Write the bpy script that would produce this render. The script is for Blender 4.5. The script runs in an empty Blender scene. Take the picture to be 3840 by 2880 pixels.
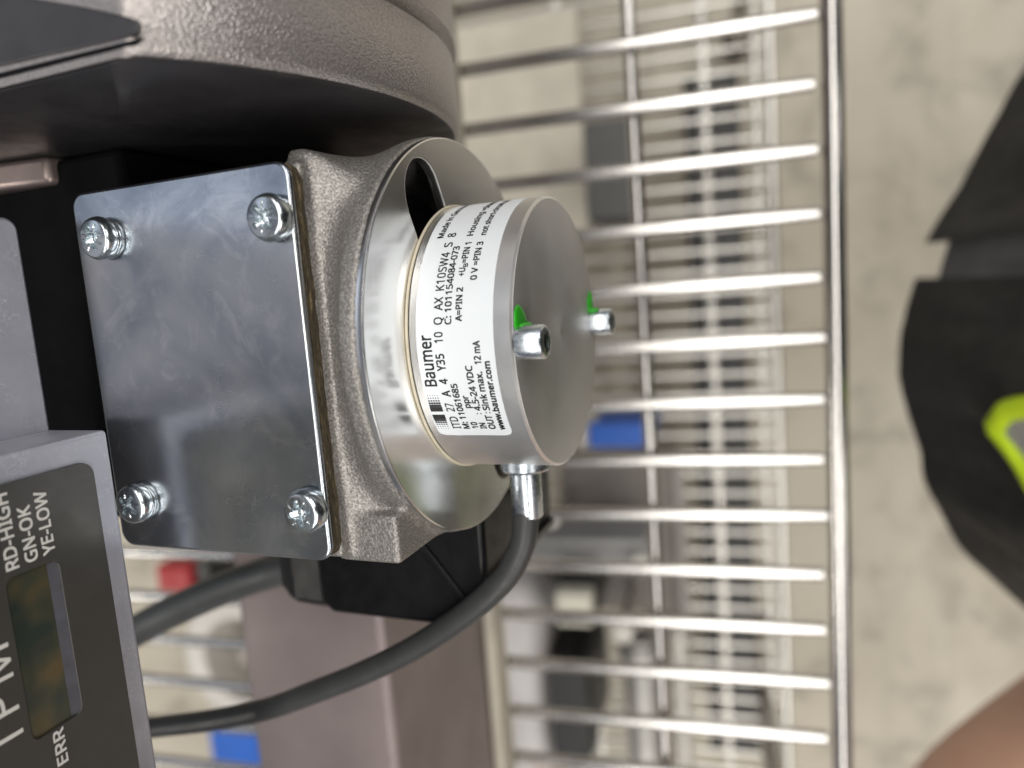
import bpy, bmesh, math, random, os
from mathutils import Matrix, Vector, noise as mnoise
import numpy as np
random.seed(4)
sc = bpy.context.scene
COL = sc.collection
PI = math.pi

# ------------------------------------------------------------------ frames
# measurements in millimetres.  'M' = axes of the tilted machine, origin at the centre of the
# encoder's end face; 'S' = level axes of the shelf and the floor, same origin, floor 1050 mm below
TILT = math.atan(0.11)
FLOOR = -1050.0
LIFT = Matrix.Translation((0, 0, -FLOOR * .001))
FR = {'M': LIFT @ Matrix.Rotation(-TILT, 4, 'X'), 'S': LIFT}

# ------------------------------------------------------------------ camera
Rm = Matrix(((-0.07433491342603188, -0.9296267975842646, -0.36092705337667486),
             (0.988374226763673, -0.020544119789002318, -0.15064636408292845),
             (0.13262996839046387, -0.367929281731313, 0.9203463126070667)))
Tm = Vector((9.163042545, 9.782026683, -137.275545))
cam_pos = -(Rm.transposed() @ Tm)
cd = bpy.data.cameras.new('camera')
cam = bpy.data.objects.new('camera', cd)
COL.objects.link(cam)
cam.matrix_world = FR['M'] @ (Matrix.Translation(cam_pos * .001) @ Rm.transposed().to_4x4())
cd.sensor_fit = 'HORIZONTAL'
cd.sensor_width = 36.0
cd.lens = 2732.847 / 3840 * 36.0
cd.clip_start = .004
cd.clip_end = 60
cd.dof.use_dof = True
cd.dof.focus_distance = .124
cd.dof.aperture_fstop = 9.0
cd.dof.aperture_blades = 0
sc.camera = cam

# ------------------------------------------------------------------ world and lamps
w = bpy.data.worlds.new('World')
sc.world = w
w.use_nodes = True
bg = w.node_tree.nodes['Background']
bg.inputs[0].default_value = (.80, .86, 1.0, 1)
bg.inputs[1].default_value = .16


def lamp(name, loc, target, sx, sy, power, col=(1, 1, 1), roll=0):
    ld = bpy.data.lights.new(name, 'AREA')
    ld.shape = 'RECTANGLE'
    ld.size = sx
    ld.size_y = sy
    ld.energy = power
    ld.color = col
    o = bpy.data.objects.new(name, ld)
    COL.objects.link(o)
    o.location = loc
    d = Vector(target) - Vector(loc)
    o.rotation_euler = (d.to_track_quat('-Z', 'Y') @ Matrix.Rotation(roll, 3, 'Z').to_quaternion()).to_euler()
    return o


# row of ceiling tubes seen as streaks on the wires, then added lights
lamp('ceiling_and_fill_lamp', (.1, -.11, 3.6), (.1, -.11, 0), 10.0, .72, 142, (1, .965, .90))
lamp('ceiling_and_fill_lamp', (.1, -2.3, 3.4), (.1, -.2, 1), 10.0, .40, 190, (1, .965, .91))  # unseen row added as frontal fill
lamp('ceiling_and_fill_lamp', (-1.35, 3.06, 3.3), (-1.35, 3.06, 0), 1.5, .17, 50, (1, .95, .86))  # unseen strip added, it only brightens the rear wires
lamp('ceiling_and_fill_lamp', (1.0, 2.75, 3.3), (1.0, 2.75, 0), 2.7, 1.9, 12, (.80, .87, 1.0))  # unseen dim panel added to give the cover plate a bluish reflection

sc.view_settings.view_transform = 'Standard'
sc.view_settings.look = 'None'
sc.view_settings.exposure = 0.0
sc.view_settings.gamma = 1.0
sc.view_settings.use_curve_mapping = False
sc.cycles.use_denoising = True
sc.cycles.denoising_prefilter = 'ACCURATE'
sc.cycles.max_bounces = 8
sc.cycles.sample_clamp_indirect = 6


# ------------------------------------------------------------------ materials
def new_mat(name):
    m = bpy.data.materials.new(name)
    m.use_nodes = True
    nt = m.node_tree
    return m, nt, nt.nodes['Principled BSDF']


def N(nt, t, **kw):
    n = nt.nodes.new(t)
    for k, v in kw.items():
        if isinstance(k, str) and hasattr(n, k):
            setattr(n, k, v)
    return n


def coords(nt, scale=(1, 1, 1)):
    tc = N(nt, 'ShaderNodeTexCoord')
    mp = N(nt, 'ShaderNodeMapping')
    mp.inputs['Scale'].default_value = scale
    nt.links.new(tc.outputs['Object'], mp.inputs['Vector'])
    return mp.outputs['Vector']


def noise(nt, vec, scale, detail=3, rough=.55, dist=0):
    n = N(nt, 'ShaderNodeTexNoise')
    n.inputs['Scale'].default_value = scale
    n.inputs['Detail'].default_value = detail
    n.inputs['Roughness'].default_value = rough
    n.inputs['Distortion'].default_value = dist
    nt.links.new(vec, n.inputs['Vector'])
    return n.outputs['Fac']


def ramp(nt, fac, stops):
    r = N(nt, 'ShaderNodeValToRGB')
    el = r.color_ramp.elements
    while len(el) < len(stops):
        el.new(.5)
    for e, (p, c) in zip(el, stops):
        e.position = p
        e.color = (c[0], c[1], c[2], 1) if isinstance(c, (tuple, list)) else (c, c, c, 1)
    nt.links.new(fac, r.inputs['Fac'])
    return r.outputs['Color']


def bump(nt, h, dist, strength=1.0, prev=None):
    b = N(nt, 'ShaderNodeBump')
    b.inputs['Strength'].default_value = strength
    b.inputs['Distance'].default_value = dist
    nt.links.new(h, b.inputs['Height'])
    if prev is not None:
        nt.links.new(prev, b.inputs['Normal'])
    return b.outputs['Normal']


def mixc(nt, fac, a, b):
    m = N(nt, 'ShaderNodeMix', data_type='RGBA')
    if hasattr(fac, 'links'):
        nt.links.new(fac, m.inputs[0])
    else:
        m.inputs[0].default_value = fac
    for s, v in ((6, a), (7, b)):
        if hasattr(v, 'links'):
            nt.links.new(v, m.inputs[s])
        else:
            m.inputs[s].default_value = (*v, 1)
    return m.outputs[2]


def simple(name, col, rough=.5, metal=0, var=.12, vscale=60, bscale=None, bdist=0, rvar=.08, spec=.5, coat=0):
    """base colour with soft mottling, uneven gloss, optional fine relief"""
    m, nt, p = new_mat(name)
    v = coords(nt)
    n1 = noise(nt, v, vscale, 5, .6)
    lo = tuple(c * (1 - var) for c in col)
    hi = tuple(min(1, c * (1 + var)) for c in col)
    nt.links.new(ramp(nt, n1, [(.3, lo), (.7, hi)]), p.inputs['Base Color'])
    n2 = noise(nt, v, vscale * 3.1, 4, .6)
    nt.links.new(ramp(nt, n2, [(.3, max(.02, rough - rvar)), (.7, min(1, rough + rvar))]), p.inputs['Roughness'])
    p.inputs['Metallic'].default_value = metal
    p.inputs['Specular IOR Level'].default_value = spec
    p.inputs['Coat Weight'].default_value = coat
    if bscale:
        nt.links.new(bump(nt, noise(nt, v, bscale, 3, .6), bdist), p.inputs['Normal'])
    return m


def turned(name, col, rough, axis='side', aniso=.5, lines=4200, bd=2.5e-6, pits=True):
    """lathe-turned aluminium: circular tool marks about the Y axis"""
    m, nt, p = new_mat(name)
    tc = N(nt, 'ShaderNodeTexCoord')
    sx = N(nt, 'ShaderNodeSeparateXYZ')
    nt.links.new(tc.outputs['Object'], sx.inputs[0])
    if axis == 'side':
        h = sx.outputs['Y']
    else:
        cx = N(nt, 'ShaderNodeCombineXYZ')
        nt.links.new(sx.outputs['X'], cx.inputs['X'])
        nt.links.new(sx.outputs['Z'], cx.inputs['Y'])
        ln = N(nt, 'ShaderNodeVectorMath', operation='LENGTH')
        nt.links.new(cx.outputs[0], ln.inputs[0])
        h = ln.outputs['Value']
    n = N(nt, 'ShaderNodeTexNoise', noise_dimensions='1D')
    n.inputs['Scale'].default_value = lines
    n.inputs['Detail'].default_value = 3
    nt.links.new(h, n.inputs['W'])
    v = coords(nt)
    big = noise(nt, v, 90, 4, .6)
    c = ramp(nt, big, [(.25, tuple(k * .9 for k in col)), (.75, col)])
    nt.links.new(c, p.inputs['Base Color'])
    p.inputs['Metallic'].default_value = 1
    mth = N(nt, 'ShaderNodeMath', operation='MULTIPLY_ADD')
    mth.inputs[1].default_value = .16
    mth.inputs[2].default_value = rough - .08
    nt.links.new(big, mth.inputs[0])
    nt.links.new(mth.outputs[0], p.inputs['Roughness'])
    p.inputs['Anisotropic'].default_value = aniso
    tg = N(nt, 'ShaderNodeTangent', direction_type='RADIAL', axis='Y')
    nt.links.new(tg.outputs[0], p.inputs['Tangent'])
    b1 = bump(nt, n.outputs['Fac'], bd)
    nt.links.new(bump(nt, noise(nt, v, 1500, 2), 4e-6, .5, b1) if pits else b1, p.inputs['Normal'])
    return m


def cast_mat(name, col, scale, depth, rough=.42, leather=False, metal=.75):
    m, nt, p = new_mat(name)
    v = coords(nt)
    if leather:
        wv = N(nt, 'ShaderNodeTexVoronoi', feature='SMOOTH_F1')
        wv.inputs['Scale'].default_value = scale
        wv.inputs['Smoothness'].default_value = .6
        dn = N(nt, 'ShaderNodeTexNoise')
        dn.inputs['Scale'].default_value = scale * .7
        dn.inputs['Detail'].default_value = 2
        nt.links.new(v, dn.inputs['Vector'])
        va = N(nt, 'ShaderNodeVectorMath', operation='MULTIPLY_ADD')
        va.inputs[1].default_value = (.9 / scale,) * 3
        nt.links.new(dn.outputs['Color'], va.inputs[0])
        nt.links.new(v, va.inputs[2])
        nt.links.new(va.outputs[0], wv.inputs['Vector'])
        h = wv.outputs['Distance']
        nb = bump(nt, h, depth)
        nb = bump(nt, noise(nt, v, scale * 3, 3, .6), depth * .12, 1, nb)
        cv = ramp(nt, h, [(.1, tuple(k * 1.12 for k in col)), (.7, tuple(k * .8 for k in col))])
    else:
        h = noise(nt, v, scale, 2, .5)
        nb = bump(nt, h, depth)
        nb = bump(nt, noise(nt, v, scale * .3, 2, .5), depth * .8, 1, nb)
        cv = ramp(nt, h, [(.36, tuple(k * .70 for k in col)), (.52, col), (.66, tuple(min(1, k * 1.5) for k in col))])
    nt.links.new(nb, p.inputs['Normal'])
    big = noise(nt, v, 30, 4, .6)
    nt.links.new(mixc(nt, ramp(nt, big, [(.35, 0), (.75, .35)]), cv, tuple(k * .62 for k in col)), p.inputs['Base Color'])
    p.inputs['Roughness'].default_value = rough
    p.inputs['Metallic'].default_value = metal
    return m


def zinc_plate_mat():
    m, nt, p = new_mat('zinc_plated_sheet')
    v = coords(nt)
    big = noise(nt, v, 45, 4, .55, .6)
    mid = noise(nt, v, 190, 5, .65, .4)
    fine = noise(nt, v, 2600, 3, .7)
    c = ramp(nt, big, [(.25, (.20, .23, .28)), (.48, (.42, .455, .50)), (.75, (.66, .67, .66))])  # dark patches in this colour stand in for dark reflections
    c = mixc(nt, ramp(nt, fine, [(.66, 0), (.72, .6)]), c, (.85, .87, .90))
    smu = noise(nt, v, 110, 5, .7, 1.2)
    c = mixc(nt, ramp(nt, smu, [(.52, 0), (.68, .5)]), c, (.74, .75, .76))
    nt.links.new(c, p.inputs['Base Color'])
    p.inputs['Metallic'].default_value = 1
    r = N(nt, 'ShaderNodeMath', operation='MULTIPLY_ADD')
    nt.links.new(mid, r.inputs[0])
    r.inputs[1].default_value = .14
    r.inputs[2].default_value = .17
    # hair-thin scratches
    vo = N(nt, 'ShaderNodeTexVoronoi', feature='DISTANCE_TO_EDGE')
    vo.inputs['Scale'].default_value = 210
    va = N(nt, 'ShaderNodeVectorMath', operation='MULTIPLY_ADD')
    va.inputs[1].default_value = (.012, .012, .012)
    dn = N(nt, 'ShaderNodeTexNoise')
    dn.inputs['Scale'].default_value = 160
    dn.inputs['Detail'].default_value = 3
    nt.links.new(v, dn.inputs['Vector'])
    nt.links.new(dn.outputs['Color'], va.inputs[0])
    nt.links.new(v, va.inputs[2])
    nt.links.new(va.outputs[0], vo.inputs['Vector'])
    sct = ramp(nt, vo.outputs['Distance'], [(0, 1), (.012, 0)])
    msk = ramp(nt, noise(nt, v, 75, 3, .6), [(.56, 0), (.70, .2)])
    mm = N(nt, 'ShaderNodeMath', operation='MULTIPLY')
    nt.links.new(sct, mm.inputs[0])
    nt.links.new(msk, mm.inputs[1])
    r2 = N(nt, 'ShaderNodeMath', operation='ADD', use_clamp=True)
    nt.links.new(r.outputs[0], r2.inputs[0])
    nt.links.new(mm.outputs[0], r2.inputs[1])
    nt.links.new(r2.outputs[0], p.inputs['Roughness'])
    nb = bump(nt, noise(nt, v, 55, 2, .4), 5e-5, .8)
    nt.links.new(bump(nt, fine, 4e-6, .7, nb), p.inputs['Normal'])
    return m


def bezel_mat():
    m, nt, p = new_mat('scuffed_grey_casting')
    v = coords(nt)
    vo = N(nt, 'ShaderNodeTexVoronoi', feature='DISTANCE_TO_EDGE')
    vo.inputs['Scale'].default_value = 620
    va = N(nt, 'ShaderNodeVectorMath', operation='MULTIPLY_ADD')
    va.inputs[1].default_value = (.005, .005, .005)
    dn = N(nt, 'ShaderNodeTexNoise')
    dn.inputs['Scale'].default_value = 420
    dn.inputs['Detail'].default_value = 3
    nt.links.new(v, dn.inputs['Vector'])
    nt.links.new(dn.outputs['Color'], va.inputs[0])
    nt.links.new(v, va.inputs[2])
    nt.links.new(va.outputs[0], vo.inputs['Vector'])
    sct = ramp(nt, vo.outputs['Distance'], [(0, 1), (.035, 0)])
    msk = ramp(nt, noise(nt, v, 130, 3, .6), [(.45, 0), (.6, .7)])
    mm = N(nt, 'ShaderNodeMath', operation='MULTIPLY')
    nt.links.new(sct, mm.inputs[0])
    nt.links.new(msk, mm.inputs[1])
    base = ramp(nt, noise(nt, v, 60, 5, .6), [(.3, (.28, .28, .325)), (.7, (.38, .38, .43))])
    nt.links.new(mixc(nt, mm.outputs[0], base, (.55, .55, .58)), p.inputs['Base Color'])
    p.inputs['Roughness'].default_value = .42
    p.inputs['Metallic'].default_value = .35
    nt.links.new(bump(nt, noise(nt, v, 1500, 3, .6), 1.2e-5), p.inputs['Normal'])
    return m


def concrete_mat():
    m, nt, p = new_mat('worn_concrete')
    v = coords(nt)
    a = noise(nt, v, 2.6, 6, .62, .5)
    b = noise(nt, v, 14, 6, .65)
    d = noise(nt, v, 160, 3, .6)
    c = ramp(nt, a, [(.28, (.35, .31, .24)), (.5, (.46, .415, .335)), (.72, (.52, .475, .39))])
    c = mixc(nt, ramp(nt, b, [(.52, 0), (.70, .6)]), c, (.20, .18, .15))
    st = noise(nt, v, 5.5, 5, .7, 1.0)
    c = mixc(nt, ramp(nt, st, [(.56, 0), (.68, .55)]), c, (.24, .215, .18))
    c = mixc(nt, ramp(nt, d, [(.6, 0), (.8, .3)]), c, (.24, .22, .2))
    nt.links.new(c, p.inputs['Base Color'])
    p.inputs['Roughness'].default_value = .62
    nt.links.new(bump(nt, d, .0006, .5), p.inputs['Normal'])
    return m


def gasket_mat():
    m, nt, p = new_mat('fibre_gasket')
    v = coords(nt, (1, 1, 9))
    n = noise(nt, v, 420, 4, .7)
    nt.links.new(ramp(nt, n, [(.3, (.012, .010, .006)), (.52, (.05, .037, .018)), (.72, (.20, .145, .07))]), p.inputs['Base Color'])
    p.inputs['Roughness'].default_value = .8
    nt.links.new(bump(nt, n, 2e-4), p.inputs['Normal'])
    return m


def skin_mat():
    m, nt, p = new_mat('skin')
    v = coords(nt)
    nt.links.new(ramp(nt, noise(nt, v, 30, 4), [(.3, (.72, .42, .30)), (.7, (.82, .51, .38))]), p.inputs['Base Color'])
    p.inputs['Roughness'].default_value = .5
    p.inputs['Subsurface Weight'].default_value = .15
    p.inputs['Subsurface Radius'].default_value = (.01, .004, .002)
    nt.links.new(bump(nt, noise(nt, v, 700, 2), 1e-4), p.inputs['Normal'])
    return m


def person_mat():
    """bare forearms and head, dark clothes elsewhere, split by where they are on the body"""
    m, nt, p = new_mat('dark_clothes')
    v = coords(nt)
    nt.links.new(ramp(nt, noise(nt, v, 25, 4), [(.3, (.030, .031, .034)), (.7, (.055, .056, .06))]), p.inputs['Base Color'])
    p.inputs['Roughness'].default_value = .9
    nt.links.new(bump(nt, noise(nt, v, 260, 3), 4e-4), p.inputs['Normal'])
    return m


M = {}
M['alu_side'] = turned('turned_aluminium', (.84, .835, .82), .40, 'side', .35)
M['alu_face'] = turned('faced_aluminium', (.64, .63, .625), .56, 'face', .25)
M['flange'] = turned('machined_flange_aluminium', (.86, .86, .855), .225, 'face', .3, 3000, 1.2e-6, False)
M['cast'] = cast_mat('cast_aluminium', (.29, .275, .26), 2500, 1.5e-4, .45, metal=.6)
M['motor'] = cast_mat('pebbled_casting', (.42, .385, .375), 2500, 1.1e-4, .33, leather=True, metal=.7)
M['dark_smooth'] = simple('dark_smooth_surface', (.030, .028, .030), .36, 0, .3, 60, 2500, 6e-6)  # even dark tone for the motor's end and the wedge on top
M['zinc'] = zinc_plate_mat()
M['screw'] = simple('zinc_screw', (.58, .63, .66), .22, 1, .12, 500, 1800, 2.5e-6, .06)
M['screw_dark'] = simple('zinc_recess', (.20, .24, .22), .35, 1, .2, 700)
M['cap_screw'] = simple('bright_cap_screw', (.62, .67, .72), .30, 1, .12, 300, 1800, 2.5e-6, .08)
M['gasket'] = gasket_mat()
M['paper'] = simple('label_paper', (.74, .775, .81), .42, 0, .03, 60, 1500, 4e-6, .05)
M['ink'] = simple('black_print', (.010, .010, .012), .5, 0, .1, 500)
M['seal'] = simple('cream_seal', (.55, .50, .39), .5, 0, .12, 200)
M['green'] = simple('green_lacquer', (.02, .36, .010), .30, 0, .2, 500, 600, 2e-5, .05, .6)
M['cable'] = simple('grey_black_cable', (.036, .037, .038), .46, 0, .12, 200, 1600, 2e-5)
M['cable2'] = simple('grey_cable', (.10, .105, .105), .45, 0, .1, 120, 1600, 2e-5)
M['black'] = simple('black_plastic', (.0045, .0045, .0055), .38, 0, .15, 80, 1800, 6e-6, spec=.3)
M['void'] = simple('matt_black', (.006, .006, .007), .9, 0, .1, 60, spec=.1)
M['bezel'] = bezel_mat()
M['faceplate'] = simple('charcoal_faceplate', (.040, .038, .035), .38, 0, .08, 80, 2000, 5e-6)
M['print'] = simple('pale_print', (.55, .54, .51), .5, 0, .06, 300)
M['lcd'] = None
M['chrome'] = simple('chrome_wire', (.55, .535, .52), .21, 1, .06, 30, None, 0, .03)
M['chrome2'] = simple('dull_wire', (.66, .64, .60), .32, 1, .08, 30, None, 0, .03)
M['beam'] = simple('pinkish_steel', (.24, .195, .19), .42, .3, .45, 7, 300, 5e-5)
M['concrete'] = concrete_mat()
M['skin'] = skin_mat()
M['clothes'] = person_mat()
M['vest'] = simple('black_woven_vest', (.020, .0195, .020), .62, 0, .35, 30, 500, 2e-4, spec=.4)
M['hivis'] = simple('fluorescent_yellow_trim', (.55, .76, .01), .6, 0, .06, 60, 500, 1e-4)
M['reflex'] = simple('grey_reflective_tape', (.36, .35, .36), .4, .2, .15, 60, 500, 1e-4)


def lcd_mat():
    m, nt, p = new_mat('display_glass')
    v = coords(nt)
    n = noise(nt, v, 120, 2, .5)
    c = ramp(nt, n, [(.35, (.024, .032, .027)), (.5, (.05, .048, .03)), (.62, (.085, .062, .03))])
    nt.links.new(c, p.inputs['Base Color'])
    p.inputs['Roughness'].default_value = .22
    return m


M['lcd'] = lcd_mat()


# ------------------------------------------------------------------ objects
def thing(name, label, cat, o=(0, 0, 0), frame='M', group=None, kind=None):
    e = bpy.data.objects.new(name, None)
    e.empty_display_size = .01
    COL.objects.link(e)
    e.matrix_world = FR[frame] @ Matrix.Translation(Vector(o) * .001)
    if label:
        e['label'] = label
    if cat:
        e['category'] = cat
    if group:
        e['group'] = group
    if kind:
        e['kind'] = kind
    e['_o'] = tuple(o)
    return e


def origin(parent):
    while parent.parent:
        parent = parent.parent
    return Vector(parent['_o'])


class MB:
    """collects millimetre geometry; build() links it as one mesh"""

    def __init__(s):
        s.v = []
        s.f = []

    def add(s, vs, fs):
        b = len(s.v)
        s.v += [tuple(p) for p in vs]
        s.f += [tuple(i + b for i in f) for f in fs]
        return s

    def box(s, x0, x1, y0, y1, z0, z1):
        vs = [(x, y, z) for x in (x0, x1) for y in (y0, y1) for z in (z0, z1)]
        return s.add(vs, [(0, 1, 3, 2), (4, 6, 7, 5), (0, 4, 5, 1), (2, 3, 7, 6), (0, 2, 6, 4), (1, 5, 7, 3)])

    def lathe(s, prof, c=(0, 0, 0), axis='Y', n=64, cap0=False, cap1=False, clampz=None, closed=False):
        """prof: list of (along, radius)"""
        vs = []
        for a, r in prof:
            for k in range(n):
                t = 2 * PI * k / n
                u, q = r * math.cos(t), r * math.sin(t)
                p = {'Y': (u, a, q), 'X': (a, u, q), 'Z': (u, q, a)}[axis]
                p = [p[i] + c[i] for i in range(3)]
                if clampz is not None:
                    p[2] = min(p[2], clampz)
                vs.append(p)
        fs = []
        m = len(prof)
        for i in range(m if closed else m - 1):
            j = (i + 1) % m
            for k in range(n):
                k2 = (k + 1) % n
                fs.append((i * n + k, i * n + k2, j * n + k2, j * n + k))
        if cap0:
            fs.append(tuple(range(n - 1, -1, -1)))
        if cap1:
            fs.append(tuple((m - 1) * n + k for k in range(n)))
        return s.add(vs, fs)

    def prism(s, poly, z0, z1, ax='Z'):
        n = len(poly)
        f = {'Z': lambda u, q, z: (u, q, z), 'Y': lambda u, q, z: (u, z, q), 'X': lambda u, q, z: (z, u, q)}[ax]
        vs = [f(u, q, z0) for u, q in poly] + [f(u, q, z1) for u, q in poly]
        fs = [tuple(range(n - 1, -1, -1)), tuple(range(n, 2 * n))]
        fs += [(k, (k + 1) % n, n + (k + 1) % n, n + k) for k in range(n)]
        return s.add(vs, fs)

    def tube(s, pts, r, n=14, rad=None, caps=True):
        pts = [Vector(p) for p in pts]
        m = len(pts)
        up = None
        vs = []
        for i, p in enumerate(pts):
            t = (pts[min(i + 1, m - 1)] - pts[max(i - 1, 0)]).normalized()
            if up is None:
                up = t.orthogonal().normalized()
            up = (up - t * up.dot(t)).normalized()
            b = t.cross(up)
            rr = rad[i] if rad else r
            for k in range(n):
                a = 2 * PI * k / n
                vs.append(p + (up * math.cos(a) + b * math.sin(a)) * rr)
        fs = [(i * n + k, i * n + (k + 1) % n, (i + 1) * n + (k + 1) % n, (i + 1) * n + k) for i in range(m - 1) for k in range(n)]
        if caps:
            fs.append(tuple(range(n - 1, -1, -1)))
            fs.append(tuple((m - 1) * n + k for k in range(n)))
        return s.add(vs, fs)

    def build(s, name, mat, parent=None, smooth=True, bevel=0, seg=2, ang=35, label=None, kind=None, frame=None, sharp=40, flat_y=False):
        o0 = origin(parent) if parent is not None else Vector((0, 0, 0))
        me = bpy.data.meshes.new(name)
        me.from_pydata([tuple((Vector(p) - o0) * .001) for p in s.v], [], s.f)
        bm = bmesh.new()
        bm.from_mesh(me)
        bmesh.ops.recalc_face_normals(bm, faces=bm.faces)
        if smooth:
            for fc in bm.faces:
                fc.smooth = True
            for e in bm.edges:
                if len(e.link_faces) == 2 and e.calc_face_angle(0) > math.radians(sharp):
                    e.smooth = False
        if flat_y:
            for fc in bm.faces:
                if abs(fc.normal.y) > .995:
                    fc.smooth = False
        bm.to_mesh(me)
        bm.free()
        me.materials.append(mat)
        return link(name, me, parent, bevel, seg, ang, label, kind, frame)


def link(name, me, parent=None, bevel=0, seg=2, ang=35, label=None, kind=None, frame=None):
    ob = bpy.data.objects.new(name, me)
    COL.objects.link(ob)
    if parent is not None:
        ob.parent = parent
    elif frame:
        ob.matrix_world = FR[frame]
    if bevel:
        b = ob.modifiers.new('bevel', 'BEVEL')
        b.width = bevel * .001
        b.segments = seg
        b.limit_method = 'ANGLE'
        b.angle_limit = math.radians(ang)
        b.harden_normals = False
    if label:
        ob['label'] = label
    if kind:
        ob['kind'] = kind
    return ob


def spline(pts, per=10):
    """Catmull-Rom through the points"""
    P = [Vector(p) for p in pts]
    P = [P[0] * 2 - P[1]] + P + [P[-1] * 2 - P[-2]]
    out = []
    for i in range(1, len(P) - 2):
        for k in range(per):
            t = k / per
            a, b, c, d = P[i - 1:i + 3]
            out.append(.5 * ((2 * b) + (c - a) * t + (2 * a - 5 * b + 4 * c - d) * t * t + (3 * b - a - 3 * c + d) * t ** 3))
    out.append(P[-2])
    return out


def rrect(x0, x1, y0, y1, r, n=6):
    out = []
    for cx, cy, a0 in ((x1 - r, y1 - r, 0), (x0 + r, y1 - r, 90), (x0 + r, y0 + r, 180), (x1 - r, y0 + r, 270)):
        for k in range(n + 1):
            a = math.radians(a0 + 90 * k / n)
            out.append((cx + r * math.cos(a), cy + r * math.sin(a)))
    return out


def flat_with_holes(outer, holes, thick, bevel=0):
    """2D outline with holes made solid; returns verts, faces in (u, v, w), w from 0 to thick"""
    cu = bpy.data.curves.new('outline', 'CURVE')
    cu.dimensions = '2D'
    cu.fill_mode = 'BOTH'
    cu.extrude = thick / 2 - bevel
    cu.bevel_depth = bevel
    cu.bevel_resolution = 2
    cu.offset = -bevel
    for poly in [outer] + holes:
        sp = cu.splines.new('POLY')
        sp.points.add(len(poly) - 1)
        for q, (u, v) in zip(sp.points, poly):
            q.co = (u, v, 0, 1)
        sp.use_cyclic_u = True
    return curve_mesh(cu, thick / 2)


def curve_mesh(cu, dz=0):
    ob = bpy.data.objects.new('outline', cu)
    COL.objects.link(ob)
    dg = bpy.context.evaluated_depsgraph_get()
    dg.update()
    me = bpy.data.meshes.new_from_object(ob.evaluated_get(dg))
    vs = [(v.co.x, v.co.y, v.co.z + dz) for v in me.vertices]
    fs = [tuple(p.vertices) for p in me.polygons]
    bpy.data.objects.remove(ob)
    bpy.data.curves.remove(cu)
    bpy.data.meshes.remove(me)
    return vs, fs


FONT = None
for base in ('LOCAL', 'SYSTEM'):
    try:
        pth = os.path.join(bpy.utils.resource_path(base), 'datafiles', 'fonts', 'NotoSansHebrew-Regular.woff2')
        if os.path.exists(pth):
            FONT = bpy.data.fonts.load(pth)
            break
    except Exception:
        FONT = None


def text(s, spacing=1.0, bold=0.0):
    """lettering in a box: u from 0 to 1 along the line, v in cap heights"""
    def raw(t):
        cu = bpy.data.curves.new('lettering', 'FONT')
        if FONT:
            cu.font = FONT
        cu.body = t
        cu.size = 1
        cu.space_character = spacing
        cu.resolution_u = 4
        return curve_mesh(cu)
    vs, fs = raw(s)
    hv, _ = raw('H')
    cap = max(v[1] for v in hv) - min(v[1] for v in hv)
    b = min(v[1] for v in hv)
    u0, u1 = min(v[0] for v in vs), max(v[0] for v in vs)
    P = [((v[0] - u0) / (u1 - u0), (v[1] - b) / cap, 0) for v in vs]
    if not bold:
        return P, fs
    # heavier strokes: the same glyphs again, shifted by a hair
    q = bold * 3.2
    du = q * cap / (u1 - u0)
    out, of = [], []
    for i, (a, c) in enumerate(((-du, -q), (du, -q), (du, q), (-du, q))):
        of += [tuple(k + len(out) for k in f) for f in fs]
        out += [(u + a * (1 - 2 * abs(u - .5) * .0), v + c, i * .0025) for u, v, _ in P]
    return out, of


# ================================================================== SETTING
fl = MB().add([(-6000, -6000, FLOOR), (6000, -6000, FLOOR), (6000, 6000, FLOOR), (-6000, 6000, FLOOR)], [(0, 1, 2, 3)])
o = fl.build('floor', M['concrete'], frame='S')
o['kind'] = 'structure'

# ================================================================== ENCODER
enc = thing('rotary_encoder', 'round turned aluminium encoder with white printed label and two green-marked screws', 'encoder')
R = 25.0
MB().lathe([(18.7, 20), (18.7, 24.6), (18.3, R), (.42, R), (.05, R - .36), (.05, R - .6)], n=160).build('housing', M['alu_side'], enc, sharp=30)
MB().lathe([(1.0, R - .38), (.02, R - .38), (-.06, R - .5), (-.06, 9), (-.06, 1.2), (.02, .9), (.1, .02)], n=160).build('end_cover', M['alu_face'], enc, sharp=60)
MB().lathe([(18.72 + .26 * math.sin(2 * PI * k / 12), 25.15 + .30 * math.cos(2 * PI * k / 12)) for k in range(12)], n=128, closed=True).build('sealing_ring', M['seal'], enc)


def on_cyl(th, y, r):
    a = math.radians(th)
    return (r * math.sin(a), y, r * math.cos(a))


# label: a curved sheet with rounded corners
TH0, TH1, Y0, Y1 = -38.4, 84.0, 3.2, 17.0
lab = MB()
nu, nv = 160, 2
vs = []
K = math.degrees(1 / R)
rc = 1.3
for i in range(nu + 1):
    th = TH0 + (TH1 - TH0) * (i / nu) ** 1.0
    sd = min((th - TH0), (TH1 - th)) / K
    inset = 0 if sd >= rc else rc - math.sqrt(max(0, rc * rc - (rc - sd) ** 2))
    for rr in (R + .015, R + .07):
        vs.append(on_cyl(th, Y0 + inset, rr))
        vs.append(on_cyl(th, Y1 - inset, rr))
fs = []
for i in range(nu):
    a, b = i * 4, i * 4 + 4
    fs += [(a + 2, b + 2, b + 3, a + 3), (a, a + 1, b + 1, b), (a, b, b + 2, a + 2), (a + 1, a + 3, b + 3, b + 1)]
fs += [(0, 2, 3, 1), (nu * 4, nu * 4 + 1, nu * 4 + 3, nu * 4 + 2)]
label_o = lab.add(vs, fs).build('label', M['paper'], enc, label='white printed type label wrapped round the housing')


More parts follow.
